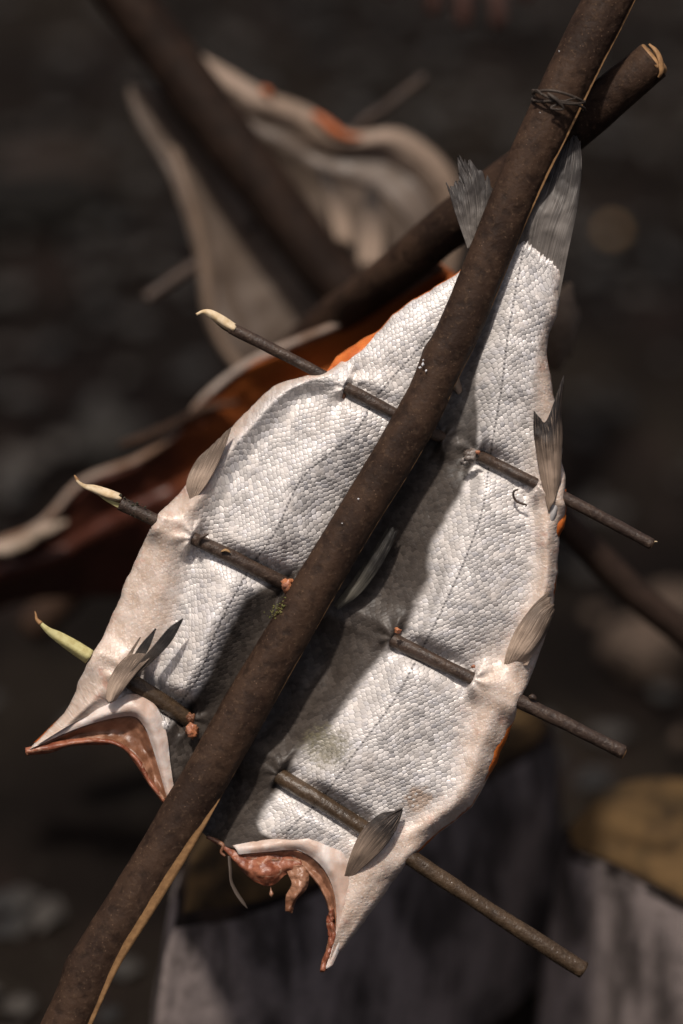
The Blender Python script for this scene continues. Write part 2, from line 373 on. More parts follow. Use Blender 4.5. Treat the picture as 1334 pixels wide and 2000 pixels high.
def rock(name, c, s, mat, label, cat, seed, group=None):
    n, m = 14, 20; th = np.linspace(0.02, math.pi - .02, n)[:, None]; ph = np.linspace(0, 2 * math.pi, m, endpoint=False)[None]
    x = np.sin(th) * np.cos(ph); y = np.sin(th) * np.sin(ph); z = np.cos(th) * np.ones_like(ph)
    k = 1 + .35 * fbm(x * 1.5 + seed * 3.1, y * 1.5 + z * 1.7 + seed)
    V = np.stack([x * s[0] * k, y * s[1] * k, z * s[2] * k], -1) + np.array(c)
    o = mk(name, V, gridF(n, m, True), mat); return tag(o, label, cat, group)
rock('stone', G(105, 335), (.10, .06, .03), m_stone('brown_stone', (.03, .021, .017), (.02, .015, .012), (.03, .021, .017)), 'dull brown blurred stone on dark ground in the upper left', 'stone', 1)
rock('stone', G(1265, 1275, .02), (.055, .045, .045), M_PALESTONE, 'pale blurred lump of stone at right, above the golden topped block', 'stone', 2)
rock('stone', G(1325, 1190, .02), (.045, .04, .03), M_PALESTONE, 'small pale stone cut by the right edge of the photo, at half height', 'stone', 8)
rock('wood_chip', G(1196, 452, .01), (.010, .012, .010), M_CHIP, 'yellowish chip glowing on dark ground to the right of the tail fin', 'wood chip', 3)
rock('wood_chip', G(1163, 1203, .01), (.011, .012, .008), M_PALESTONE, 'tiny pale fleck on dark ground right of the near salmon, between two skewer ends', 'wood chip', 4)
rock('wood_chip', G(1325, 1905, .03), (.022, .014, .012), M_CHIP, 'bright golden chip in the lower right corner of the photo', 'wood chip', 5)
rock('wood_chip', G(1330, 1447, .03), (.009, .012, .012), M_PALESTONE, 'small pale chip at the right edge, above the golden topped block', 'wood chip', 6)
rock('stone', G(40, 380, .02), (.16, .1, .03), m_stone('black_lump', (.008, .007, .006), (.006, .005, .004), (.008, .007, .006)), 'wide dark lump on the ground at the far left edge', 'stone', 9)
rock('stone', G(215, 850), (.05, .06, .02), m_stone('grey_lump', (.024, .022, .02), (.018, .016, .014), (.024, .022, .02)), 'small grey lump standing for a dim blurred highlight, left of the orange salmon flesh', 'stone', 10)  # dim highlight spot built as a grey lump
# pebbles and charcoal crumbs, uncountable
def pebbles():
    V = []; F = []; k = 0; base = np.array([[1, 0, 0], [-1, 0, 0], [0, 1, 0], [0, -1, 0], [0, 0, 1], [0, 0, -1], [.6, .6, .5], [-.6, .6, .5], [-.6, -.6, .5], [.6, -.6, .5]])
    f = [(4, 6, 7), (4, 7, 8), (4, 8, 9), (4, 9, 6), (0, 2, 6), (2, 7, 6), (2, 1, 7), (1, 8, 7), (1, 3, 8), (3, 9, 8), (3, 0, 9), (0, 6, 9), (5, 2, 0), (5, 1, 2), (5, 3, 1), (5, 0, 3)]
    for i in range(2600):
        x = rng.uniform(-1.6, 1.6); y = rng.uniform(-.9, 4.5); s = rng.uniform(.004, .022) ** 1.0 * (1 + .5 * rng.random())
        a = rng.uniform(0, 6.28); c, sn = math.cos(a), math.sin(a); b = base * (1 + .3 * rng.random((10, 3))) * s * np.array([1, .7, .5])
        b = np.stack([b[:, 0] * c - b[:, 1] * sn, b[:, 0] * sn + b[:, 1] * c, b[:, 2]], -1) + np.array([x, y, .004])
        V.append(b); F += [tuple(q + k for q in t_) for t_ in f]; k += 10
    t = NT('ash_crumbs'); o = t.obj(); n = t.noise(o, 9, 3)
    m = t.fin(col=t.mix(t.ramp(n, .4, .65), (.006, .005, .0045), (.032, .026, .021)), rough=.8)
    tag(mk('pebbles', np.concatenate(V), F, m, smooth=False), 'dark crumbs of charcoal and grit strewn over the ground', 'gravel', kind='stuff')
pebbles()

# ------------------------------------------------------------------ the near salmon
ST = [  # columns: left edge, belly line, mid, lateral line, near stick, back line, edge of dark back, lateral line, belly line, right edge
 [(935,505),(941,503),(948,501),(955,499),(964,496),(975,492),(1000,483),(1022,478),(1062,502),(1096,535)],
 [(890,537),(900,540),(920,545),(935,550),(950,555),(965,562),(985,575),(1003,590),(1050,600),(1087,612)],
 [(800,592),(815,600),(845,610),(875,618),(910,628),(940,635),(963,642),(992,652),(1040,660),(1069,668)],
 [(733,652),(748,662),(775,680),(805,695),(860,712),(905,725),(935,735),(980,752),(1035,765),(1082,775)],
 [(645,722),(665,735),(700,752),(738,772),(800,800),(862,838),(928,868),(958,884),(1030,920),(1105,960)],
 [(537,754),(575,775),(630,812),(690,848),(745,878),(800,912),(896,962),(944,986),(1034,1028),(1092,1055)],
 [(430,860),(475,885),(530,905),(592,933),(660,965),(742,1000),(852,1048),(915,1075),(1034,1122),(1086,1150)],
 [(352,962),(410,985),(470,1010),(540,1036),(620,1070),(700,1105),(836,1152),(874,1168),(1004,1218),(1062,1250)],
 [(298,1022),(378,1060),(430,1085),(488,1112),(565,1145),(645,1185),(786,1242),(828,1260),(940,1312),(1022,1355)],
 [(248,1130),(355,1175),(392,1193),(432,1214),(510,1250),(590,1290),(708,1338),(770,1366),(900,1418),(978,1460)],
 [(203,1238),(318,1285),(352,1302),(388,1322),(455,1355),(525,1398),(634,1440),(696,1466),(858,1536),(922,1575)],
 [(170,1295),(265,1330),(308,1355),(345,1385),(405,1425),(465,1490),(570,1530),(630,1556),(760,1616),(815,1662)],
 [(128,1388),(215,1366),(280,1378),(325,1430),(375,1490),(425,1580),(500,1608),(565,1620),(690,1660),(750,1750)],
 [(50,1468),(185,1394),(290,1402),(320,1462),(347,1557),(405,1635),(470,1658),(560,1652),(668,1728),(640,1893)]]
ZZ = [
 [-20,-18,-15,-12,-10,-8,0,8,2,-6],
 [-16,-12,-8,-6,-8,-12,6,18,10,-10],
 [-16,-6,2,2,-4,-18,4,26,16,-12],
 [-16,-2,8,8,-2,-26,-4,24,16,-12],
 [-18,-4,4,10,-2,-34,-14,10,2,-6],
 [-16,10,8,14,0,-36,-12,18,4,0],
 [-18,12,4,18,-2,-38,-10,22,6,-8],
 [-20,14,4,20,-4,-38,-6,24,8,-6],
 [-16,0,6,18,-10,-38,-10,18,2,-8],
 [-16,-2,10,22,-16,-40,-12,24,8,-10],
 [-16,2,10,16,-18,-42,-16,20,14,-14],
 [-14,4,2,6,-14,-40,-16,10,8,-10],
 [-8,8,2,-2,-14,-36,-18,2,6,-2],
 [4,6,2,-4,-10,-34,-20,-6,6,4]]
SK = [  # skewers: (x0,y0,x1,y1, z, r, [stretches seen from the front, by x])
 dict(a=(450,642), b=(1273,1062), z=12, r=11.5, vis=[(676, 865), (934, 1046)]),
 dict(a=(235,982), b=(1218,1472), z=14, r=13.5, vis=[(377, 562), (768, 922)]),
 dict(a=(188,1287), b=(1140,1893), z=6, r=16.0, vis=[(245, 372), (545, 716)])]
def skz(s, x):
    """depth of a skewer along its length: it bends back under the stick"""
    x = np.asarray(x, float); (a0, a1), (b0, b1) = s['vis']; a0, a1, b0, b1 = [float(q) for q in (a0, a1, b0, b1)]
    m = (a1 + b0) / 2; h = (b0 - a1) / 2 + 40
    return s['z'] - s.get('dip', 70) * np.exp(-((x - m) / (h * .85)) ** 2)
VN, UN = 620, 380
def fish_grid():
    A = np.concatenate([np.array(ST, float), np.array(ZZ, float)[..., None]], -1)     # 14,10,3
    v = np.linspace(0, 13, VN); u = np.linspace(0, 9, UN)
    B = cr(A, v); B = np.transpose(cr(np.transpose(B, (1, 0, 2)), u), (1, 0, 2))      # VN,UN,3
    return u[None] * np.ones((VN, 1)), v[:, None] * np.ones((1, UN)), B
U, V_, B = fish_grid()
du = np.linalg.norm(np.diff(B[..., :2], axis=1), axis=2); cu = np.concatenate([np.zeros((VN, 1)), np.cumsum(du, 1)], 1)
i5 = int(round(5 / 9 * (UN - 1))); i3 = int(round(3 / 9 * (UN - 1))); i7 = int(round(7 / 9 * (UN - 1)))
dv = np.linalg.norm(np.diff(B[..., :2], axis=0), axis=2); cv = np.concatenate([np.zeros((1, UN)), np.cumsum(dv, 0)], 0)
PU = (cu - cu[:, i5:i5 + 1]) / 100; PV = cv / 100
lat = np.where(U < 5, (cu - cu[:, i3:i3 + 1]), (cu - cu[:, i7:i7 + 1])) / 100
edge_d = np.minimum(cu, cu[:, -1:] - cu)
dk0 = np.exp(-((U - 5.2) / .7) ** 2)
mid = sst(3.2, 5, V_) * (1 - sst(11.5, 13, V_) * .5)
# belly rolls and long soft folds
B[..., 2] += 27 * mid * np.exp(-((U - .50) / .36) ** 2) + 26 * mid * np.exp(-((U - 8.55) / .36) ** 2)
B[..., 2] -= 8 * sst(4, 5.2, V_) * (1 - sst(7, 8, V_)) * np.exp(-((U - 1.25) / .3) ** 2)      # groove beside the left belly roll
B[..., 2] -= 16 * sst(7.8, 9, V_) * (1 - sst(11, 12.5, V_)) * np.exp(-((U - 3.75) / .42) ** 2)  # trough left of the stick
B[..., 2] += 12 * sst(8.2, 9.2, V_) * (1 - sst(11, 12, V_)) * np.exp(-((U - 2.7) / .5) ** 2)
B[..., 2] += 12 * sst(7, 8.5, V_) * (1 - sst(11, 12.5, V_)) * np.exp(-((U - 5.72) / .22) ** 2)  # ridge inside the dark back
B[..., 2] += 15 * mid * (np.exp(-((U - 2.6) / .85) ** 2) + np.exp(-((U - 7.2) / .7) ** 2)) - 22 * mid * np.exp(-((U - 5.05) / .62) ** 2)
B[..., 2] += 4.5 * fbm(B[..., 0] * .011, B[..., 1] * .011) + 1.4 * fbm(B[..., 0] * .035 + 5, B[..., 1] * .035)
B[..., 2] += 3.5 * fbm(B[..., 0] * .09, B[..., 1] * .05) * np.clip(1.2 - U, 0, 1) * .6 + 2 * fbm(B[..., 0] * .07, B[..., 1] * .05) * np.clip(U - 7.9, 0, 1)
B[..., 2] += 6 * fbm(PU * 1.2 + 20, PV * .45) * dk0 + 2.5 * fbm(PU * 4 + 20, PV * 1.1) * dk0
# pinch where the top skewer gathers the left edge
pd = np.hypot(B[..., 0] - 662, B[..., 1] - 735); an = np.arctan2(B[..., 1] - 735, B[..., 0] - 662)
B[..., 2] -= 22 * np.exp(-(pd / 34) ** 2); B[..., 2] += 5 * np.sin(an * 7) * np.exp(-(pd / 70) ** 2)
dents = [(930, 905, 40, -20), (1010, 960, 50, -8), (560, 1150, 45, -14), (915, 1320, 50, -12), (385, 1065, 40, -12), (378, 1420, 35, -10), (640, 1310, 30, -14)]
for (x, y, s, a) in dents: B[..., 2] += a * np.exp(-((B[..., 0] - x) ** 2 + (B[..., 1] - y) ** 2) / s ** 2)
base_z = B[..., 2].copy()
for s in SK:
    (x0, y0), (x1, y1) = s['a'], s['b']; L = math.hypot(x1 - x0, y1 - y0); tx, ty = (x1 - x0) / L, (y1 - y0) / L
    al = (B[..., 0] - x0) * tx + (B[..., 1] - y0) * ty; d = -(B[..., 0] - x0) * ty + (B[..., 1] - y0) * tx
    vis = np.zeros_like(d)
    for (xa, xb) in s['vis']:
        aa, ab = (xa - x0) / tx, (xb - x0) / tx; vis = np.maximum(vis, sst(aa - 7, aa + 7, al) * (1 - sst(ab - 7, ab + 7, al)))
    r = s['r']; zk = skz(s, B[..., 0]); tgt_lo = np.minimum(B[..., 2], zk - r * .8); tgt_hi = np.maximum(B[..., 2], zk + r + 6)
    wl = np.exp(-(np.maximum(np.abs(d) - r * .8, 0) / 16) ** 2); wh = np.exp(-(np.maximum(np.abs(d) - r * .7, 0) / (r * 2.1)) ** 2)
    near = np.zeros_like(d)                                       # only lift skin near the holes and the edges
    for (xa, xb) in s['vis']:
        for xc in (xa, xb): near = np.maximum(near, np.exp(-(((al - (xc - x0) / tx)) / 42) ** 2))
    near = np.maximum(near, sst(1.3, .6, U) if False else np.clip(1.15 - U, 0, 1)); near = np.maximum(near, np.clip(U - 8.0, 0, 1)); near = np.ones_like(near); near = np.maximum(near, ((B[..., 0] > s['vis'][0][1] - 10) & (B[..., 0] < s['vis'][1][0] + 10)) * 1.0); near = np.clip(near * 1.25, 0, 1)
    lo = B[..., 2] * (1 - wl) + tgt_lo * wl; hi = B[..., 2] * (1 - wh * near) + tgt_hi * wh * near
    under = np.minimum(B[..., 2], 1e9)
    hi = np.where(near > .02, hi, under)
    ext = sst(-30, 30, al - 0) 
    B[..., 2] = lo * vis + hi * (1 - vis)
for s in SK:
    for xx_ in [q for v_ in s['vis'] for q in v_]:
        (x0, y0), (x1, y1) = s['a'], s['b']; yy_ = y0 + (y1 - y0) * (xx_ - x0) / (x1 - x0)
        hd = np.hypot(B[..., 0] - xx_, B[..., 1] - yy_); ha = np.arctan2(B[..., 1] - yy_, B[..., 0] - xx_)
        B[..., 2] += 2.6 * np.sin(ha * 6 + hd * .03 + xx_) * np.exp(-((hd - 26) / 22) ** 2)
tj = np.clip(1 - V_ / .55, 0, 1) * (vn(U * 5.5, U * 0 + 2) + .6 * vn(U * 14, U * 0 + 9) - .55); B[..., 0] += tj * 6; B[..., 1] -= tj * 15; B[..., 2] -= 14 * np.clip(1 - V_ / .12, 0, 1) ** 2
# rounded rim curling back
rim = 15.0; t_ = np.clip(1 - edge_d / rim, 0, 1); B[..., 2] -= 17 * (1 - np.sqrt(np.clip(1 - t_ ** 2, 0, 1)))
# wavy outline
nx = fbm(B[..., 0] * .03, B[..., 1] * .03 + 9); k = np.clip(1 - edge_d / 60, 0, 1)
B[..., 0] += 4 * nx * k; B[..., 1] += 4 * fbm(B[..., 0] * .03 + 40, B[..., 1] * .03) * k
# belly mask: scales run almost to the rim near the tail
bl = np.interp(V_, [0, 2.5, 4, 5, 6, 7, 13], [-.4, .1, .35, .35, .6, .9, 1.15])
br = np.interp(V_, [0, 2, 3, 4, 5, 7, 8.5, 10, 13], [.3, .55, .75, .85, .9, .95, 1.1, .75, 1.1])
bw = .18 * fbm(B[..., 0] * .02, B[..., 1] * .02 + 11)
belly = np.maximum(1 - sst(bl - .42, bl + .34, U + bw), sst(9 - br - .34, 9 - br + .36, U + bw))
belly = np.maximum(belly, sst(11.9, 12.7, V_) * np.maximum(1 - sst(1.6, 2.4, U), sst(7.3, 8.2, U)))
pl = np.interp(V_, [0, 1, 3, 4, 6, 7, 8, 8.5, 11, 13], [4.9, 4.8, 4.7, 4.6, 4.4, 4.2, 3.6, 3.22, 3.15, 2.6])
pr = np.interp(V_, [0, 1, 3, 4, 6, 8, 9, 10, 11, 12, 13], [5.4, 5.5, 5.9, 6.1, 6.0, 5.95, 5.9, 5.85, 5.8, 6.1, 7.0])
wv = .13 * fbm(B[..., 0] * .012 + 3, B[..., 1] * .012); dark = sst(pl - .12, pl + .18, U) * (1 - sst(pr - .10 + wv, pr + .16 + wv, U))  # dark back pigment, plus the stick's shadow beside it painted in
dark = np.maximum(dark * np.interp(V_, [0, 2, 3.4, 4.4, 13], [.3, .6, .85, 1, 1]), .9 * sst(12.3, 12.9, V_) * sst(2.6, 3.2, U) * (1 - sst(6.6, 7.6, U)))
salmon = empty('salmon', W(np.array([405, 1635, -40.])), 'silver salmon split open, scaly skin to us, pinned flat with three skewers', 'salmon')
skin = mk('skin', W(B), gridF(VN, UN)[:, ::-1], M_SKIN, salmon, uv=np.stack([PU, PV], -1).reshape(-1, 2), at={'belly': belly, 'dark': dark, 'lat': lat, 'bare': np.exp(-(((B[..., 0] - 815) / 36) ** 2 + ((B[..., 1] - 1560) / 34) ** 2)), 'stain': np.exp(-(((B[..., 0] - 640) / 70) ** 2 + ((B[..., 1] - 1460) / 60) ** 2))})
# flesh: the inner side, showing as an orange rim here and there
st = 4; Bf = B[::st, ::st].copy(); Uf = U[::st, ::st]; Vf = V_[::st, ::st]; ed = edge_d[::st, ::st]
Bf[..., 2] = np.minimum(base_z[::st, ::st], B[::st, ::st, 2]) - 10 - 14 * np.clip(ed / 60, 0, 1)
gl = np.interp(Vf, [0, 3.0, 3.3, 3.8, 4.0, 4.2, 13], [-6, -4, 6, 8, 2, -8, -14])
gr = np.interp(Vf, [0, 4.2, 4.45, 4.7, 5.0, 8.0, 8.4, 9.2, 9.6, 10.6, 10.9, 11.2, 11.8, 13], [-6, -2, 7, 8, -3, -3, 5, 6, -2, -2, 5, 5, -2, -2])
dl = (Bf[:, 6:7, :2] - Bf[:, :1, :2]); dl /= np.linalg.norm(dl, axis=2, keepdims=True) + 1e-9
dr = (Bf[:, -1:, :2] - Bf[:, -7:-6, :2]); dr /= np.linalg.norm(dr, axis=2, keepdims=True) + 1e-9
fall = np.clip(1 - ed / 40, 0, 1)[..., None]
Bf[..., :2] += np.where((Uf < 4.5)[..., None], -dl * gl[..., None] * fall, dr * gr[..., None] * fall)
fl = mk('flesh', W(Bf), gridF(*Bf.shape[:2])[:, ::-1], M_FLESH, salmon); solid(fl, 6 * MM, 1)

def surfz(x, y):
    d = (B[::4, ::4, 0] - x) ** 2 + (B[::4, ::4, 1] - y) ** 2; i = np.unravel_index(np.argmin(d), d.shape); return B[::4, ::4][i][2]
def lift(pts, dz): return [(x, y, surfz(x, y) + dz) for x, y in pts]

# gill collars
def l3(pts, z): return [(x, y, zz) for (x, y), zz in zip(pts, z if hasattr(z, '__len__') else [z] * len(pts))]
lt = [(150,1402),(190,1384),(230,1366),(264,1356),(304,1380),(324,1430),(332,1490),(341,1552)]
lm = [(98,1432),(172,1404),(225,1388),(262,1382),(290,1404),(306,1442),(318,1495),(332,1554)]
lb = [(66,1460),(150,1422),(215,1402),(262,1398),(284,1420),(298,1456),(312,1502),(328,1558)]
sheet('collar', [l3(lt, [0,6,8,8,6,4,0,-4]), l3(lm, [4,12,20,22,20,14,6,0]), l3(lb, [6,8,8,8,6,2,-2,-6])], M_WHITE, salmon, 24, 90, 5, rip=4, rf=.03)
lf = [(52,1474),(128,1456),(198,1448),(232,1456),(262,1474),(284,1506),(300,1538),(322,1568)]
sheet('gill_membrane', [l3(lb, [0,2,2,2,0,-2,-6,-8]), l3([((a[0]+b[0])/2, (a[1]+b[1])/2) for a, b in zip(lb, lf)], [-6,-16,-24,-26,-24,-18,-12,-10]), l3(lf, [0,-6,-10,-10,-8,-6,-4,-4])], M_BROWN, salmon, 18, 80, 7, rip=7, rf=.05)
def off_(p, q): return [(x, y + a) for (x, y), a in zip(p, q)]
le = [(50,1462),(100,1452),(150,1444),(200,1444),(236,1454),(270,1482),(292,1520),(322,1562)]
le2 = [(50,1473),(96,1468),(140,1458),(200,1451),(234,1460),(266,1488),(290,1532),(320,1568)]
sheet('cut_rim', [l3(le, [2,0,-4,-6,-8,-6,-4,-2]), l3([((a[0]+b[0])/2, (a[1]+b[1])/2) for a, b in zip(le, le2)], [8,8,4,0,0,2,4,4]), l3(off_(le2, [0,1,-3,2,-6,3,-4,0]), [0,-2,-6,-8,-10,-8,-6,-4])], M_RED, salmon, 14, 90, 5, rip=9, rf=.035, seed=2)
rt = [(455,1652),(520,1640),(585,1626),(648,1636),(690,1680),(690,1740),(672,1826),(648,1886)]
rm = [(462,1660),(522,1652),(585,1646),(630,1668),(658,1706),(669,1762),(664,1830),(642,1890)]
rb = [(466,1668),(524,1662),(582,1660),(622,1684),(646,1720),(658,1770),(655,1832),(636,1893)]
sheet('collar', [l3(rt, [-18,-12,0,4,4,4,4,2]), l3(rm, [-12,-2,12,18,18,16,10,4]), l3(rb, [-14,-8,2,6,6,6,4,2])], M_WHITE, salmon, 24, 90, 5, rip=4, rf=.03, seed=3)
rf_ = [(470,1676),(530,1682),(578,1684),(606,1708),(630,1742),(646,1790),(642,1840),(630,1896)]
sheet('gill_membrane', [l3(rb, [-18,-12,-4,0,0,0,0,0]), l3([((a[0]+b[0])/2, (a[1]+b[1])/2) for a, b in zip(rb, rf_)], [-24,-26,-22,-18,-16,-14,-10,-4]), l3(rf_, [-22,-18,-14,-10,-8,-6,-4,0])], M_BROWN, salmon, 14, 80, 7, rip=7, rf=.06, seed=4)
q1 = [(648,1775),(650,1800),(654,1825),(648,1850),(638,1875),(630,1896)]
q2 = [(642,1790),(640,1808),(644,1830),(642,1852),(632,1878),(629,1899)]
sheet('cut_rim', [l3(q1, [6,8,8,6,6,4]), l3(q2, [-4,0,0,-2,-4,-2])], M_RED, salmon, 8, 40, 9, rip=8, rf=.1, seed=5)
# torn flesh under the collar
a1 = [(430,1650),(460,1662),(490,1664),(520,1664),(550,1666),(585,1676)]
a2 = [(444,1664),(466,1684),(494,1698),(522,1706),(552,1692),(590,1692)]
a3 = [(452,1676),(474,1698),(502,1722),(530,1728),(560,1706),(580,1702)]
sheet('torn_flesh', [l3(a1, [-30,-26,-22,-20,-22,-24]), l3(a2, [-30,-12,-6,-4,-10,-24]), l3(a3, [-34,-26,-20,-22,-28,-34])], M_RED, salmon, 40, 90, 6, rip=14, rf=.035, seed=6)
b1 = [(556,1694),(564,1710),(570,1728),(559,1750),(558,1780)]
b2 = [(600,1690),(604,1708),(598,1736),(578,1758),(570,1784)]
sheet('torn_flap', [l3(b1, [-18,-14,-10,-14,-18]), l3([(578,1690),(584,1710),(588,1730),(576,1754),(562,1780)], [-8,-2,2,-2,-12]), l3(b2, [-18,-18,-14,-16,-18])], M_BROWN, salmon, 24, 60, 2.5, rip=9, rf=.06, seed=7)
tube('gut_strand', [(448,1672,-20,5),(450,1700,-14,5),(452,1722,-12,4.5),(462,1744,-12,5.5),(474,1762,-12,5),(483,1774,-14,1)], M_FINK, salmon, 10, 10, .2, flat=.4)
tube('drip', [(529,1722,-18,1.6),(529,1736,-18,1.0),(530,1746,-18,4.2),(530,1752,-18,1)], M_BROWN, salmon, 8, 6)
tube('torn_shred', [(404,1634,-24,4),(424,1644,-26,5),(436,1652,-24,4),(432,1664,-22,3),(440,1672,-20,2)], M_BROWN, salmon, 8, 8, .4)

# fins
def fin(name, cols, mat, nu, nv, ray=1.6, th=2.2, rip=3, jag=.0, seed=1):
    return sheet(name, cols, mat, salmon, nu, nv, th, rip=rip, rf=.03, ray=ray, jag=jag, seed=seed)
# tail fin, two lobes
fin('tail_fin', [l3([(1006,498),(1004,455),(1010,415),(1022,380),(1030,350)], [-18,0,-4,-8,-10]),
                 l3([(1022,492),(1030,430),(1050,380),(1070,330),(1088,300)], [-14,14,4,0,-6]),
                 l3([(1058,516),(1078,440),(1098,385),(1110,325),(1118,272)], [-14,16,6,2,-2]),
                 l3([(1078,545),(1100,455),(1120,395),(1131,335),(1128,278)], [-16,14,10,4,0]),
                 l3([(1092,585),(1110,490),(1126,410),(1135,345),(1133,290)], [-22,6,6,2,-2])], M_FING, 90, 60, 1.3, 2.5, 6, .05, 2)
fin('tail_fin', [l3([(914,486),(903,455),(890,418),(880,385),(876,371)], [-8,-8,-6,-6,-6]),
                 l3([(922,480),(914,445),(908,405),(902,372),(897,360)], [-4,-2,2,0,-2]),
                 l3([(932,478),(928,440),(924,395),(916,350),(900,322)], [-4,-2,0,-2,-8]),
                 l3([(944,478),(944,440),(944,400),(942,365),(938,345)], [-6,-6,-6,-8,-10]),
                 l3([(956,480),(962,445),(968,410),(970,385),(972,372)], [-8,-10,-12,-14,-16])], M_FING, 60, 50, 1.5, 2.5, 8, .22, 4)
# left pelvic fin
fin('pelvic_fin', [l3([(372,975),(364,950),(370,925),(384,900),(400,885)], [18,32,34,32,30]),
                   l3([(374,978),(385,945),(402,910),(420,875),(436,850)], [18,38,40,40,38]),
                   l3([(377,981),(402,948),(424,910),(440,872),(451,836)], [18,40,44,44,42])], M_FINB, 26, 40, 1.8, 2.5, 2, .05, 5)
# left pectoral fin: root and three split blades
def blade(c, mat, parent, seed): return sheet('fin_blade', c, mat, parent, 14, 44, 2.5, rip=2, rf=.05, ray=1.2, jag=.03, seed=seed)
pf = fin('pectoral_fin', [l3([(208,1366),(212,1335),(226,1306),(246,1284)], [30,38,40,40]), l3([(214,1372),(228,1340),(250,1306),(272,1276)], [44,54,56,56]),
                    l3([(226,1366),(250,1334),(276,1304),(300,1280)], [38,54,62,62])], M_FINB, 26, 30, 1.6, 4, 3, 0, 6)
blade([l3([(228,1318),(240,1294),(256,1270),(273,1246)], [40,42,42,42]), l3([(244,1312),(252,1292),(262,1270),(274,1245)], [46,46,44,43])], M_FINB, pf, 1)
blade([l3([(240,1326),(256,1290),(276,1258),(303,1229)], [46,48,48,48]), l3([(260,1318),(276,1290),(292,1264),(305,1228)], [52,54,52,50])], M_FINK, pf, 2)
blade([l3([(214,1352),(250,1316),(294,1268),(328,1228),(354,1209)], [46,58,64,64,62]), l3([(212,1370),(258,1328),(300,1290),(334,1254),(356,1212)], [40,54,62,64,62])], M_FINK, pf, 3)
# right anal fin: folded, forked
fin('anal_fin', [l3([(1072,1000),(1056,930),(1046,870),(1042,835),(1043,802)], [26,34,40,42,42]), l3([(1076,990),(1066,925),(1058,870),(1056,840),(1054,815)], [34,42,46,46,44]),
                 l3([(1082,980),(1080,920),(1076,870),(1074,835),(1068,820)], [36,42,46,46,44]), l3([(1088,960),(1090,900),(1090,850),(1090,800),(1099,738)], [30,36,40,40,36]),
                 l3([(1094,940),(1096,890),(1098,845),(1096,800),(1100,742)], [20,26,30,32,34])], M_FIND, 34, 50, 1.6, 3, 5, 0, 8)
# right pelvic fin
fin('pelvic_fin', [l3([(983,1308),(990,1272),(1008,1230),(1040,1185),(1068,1160)], [8,28,34,32,26]), l3([(990,1305),(1010,1270),(1034,1230),(1056,1195),(1077,1182)], [10,34,40,36,28]),
                   l3([(1006,1300),(1030,1275),(1052,1245),(1068,1215),(1080,1190)], [8,32,34,30,22]), l3([(1030,1300),(1044,1272),(1058,1250),(1070,1228),(1079,1204)], [14,18,18,14,8])], M_FINB, 40, 40, 2.2, 3, 5, .06, 9)
# right pectoral fin
fin('pectoral_fin', [l3([(672,1712),(684,1672),(706,1624),(742,1590),(783,1582)], [12,40,48,48,44]), l3([(678,1713),(700,1672),(726,1636),(756,1606),(783,1584)], [10,46,54,52,44]),
                     l3([(686,1712),(720,1684),(750,1655),(772,1622),(784,1588)], [12,40,48,48,44])], M_FIND, 30, 50, 1.4, 3, 3, .05, 10)
# dorsal fin lying in the trough and adipose fin
fin('dorsal_fin', [l3([(654,1182),(672,1158),(696,1124),(728,1078),(756,1032)], [-20,-14,-12,-12,-14]), l3([(658,1188),(686,1160),(712,1126),(742,1080),(766,1034)], [-10,-2,0,-2,-8]),
                   l3([(662,1188),(696,1166),(726,1132),(752,1090),(774,1040)], [-16,-8,-6,-8,-14])], M_FINP, 28, 50, 2.0, 3, 5, .05, 11)
tube('adipose_fin', [(898,765,-24,10),(888,742,-10,15),(888,722,0,17),(896,704,4,16),(910,692,4,12),(916,686,2,4)], M_FIND, salmon, 14, 8, .1, flat=.55)
# fold of the vent beside the anal fin
tube('vent_fold', [(1072,1008,14,4),(1078,990,20,7),(1086,976,18,7),(1080,1004,20,7),(1074,1026,14,4)], M_SKIN, salmon, 12, 10, .2)
tube('vent_fold', [(1070,1024,10,3),(1070,1000,14,4),(1074,985,16,3)], M_RED, salmon, 8, 8, .2)
tube('flesh_rim', [(1095,1020,-10,5),(1098,1000,-8,8),(1100,975,-10,6),(1104,955,-12,2)], M_FLESH, salmon, 10, 8, .2)
# flesh pushed out at the holes
M_PLUG = m_flesh('plug_flesh', (.46, .17, .07), (.30, .13, .08), .15, .4, 90)
def plug(x, y, z, s, seed, mat=M_PLUG):
    n, m = 12, 16; th = np.linspace(0.02, math.pi - .02, n)[:, None]; ph = np.linspace(0, 2 * math.pi, m, endpoint=False)[None]
    X = np.sin(th) * np.cos(ph); Y = np.sin(th) * np.sin(ph); Z = np.cos(th) * np.ones_like(ph); k = (1 + .9 * fbm(X * 2.2 + seed * 3, Y * 2.2 + Z * 2)) * .85
    mk('flesh_plug', W(np.stack([x + X * s[0] * k, y + Y * s[1] * k, z + Z * s[2] * k], -1)), gridF(n, m, True), mat, salmon)
plug(562, 1142, 22, (13, 16, 12), 1); plug(376, 1427, 12, (13, 18, 10), 2, M_PLUG); plug(372, 1402, 14, (9, 11, 9), 3, M_BROWN)
plug(920, 890, 12, (17, 13, 9), 4, m_flesh('torn_skin', (.075, .055, .045), (.20, .165, .145), .05, .35, 160)); plug(908, 900, 8, (10, 9, 8), 9, m_flesh('torn_skin', (.075, .055, .045), (.26, .23, .21), .05, .35, 160)); plug(934, 884, 22, (5, 5, 5), 5); plug(776, 1232, 24, (8, 6, 6), 6); plug(925, 1302, 22, (5, 4, 4), 7)
plug(668, 768, 10, (7, 11, 6), 8, M_BROWN)

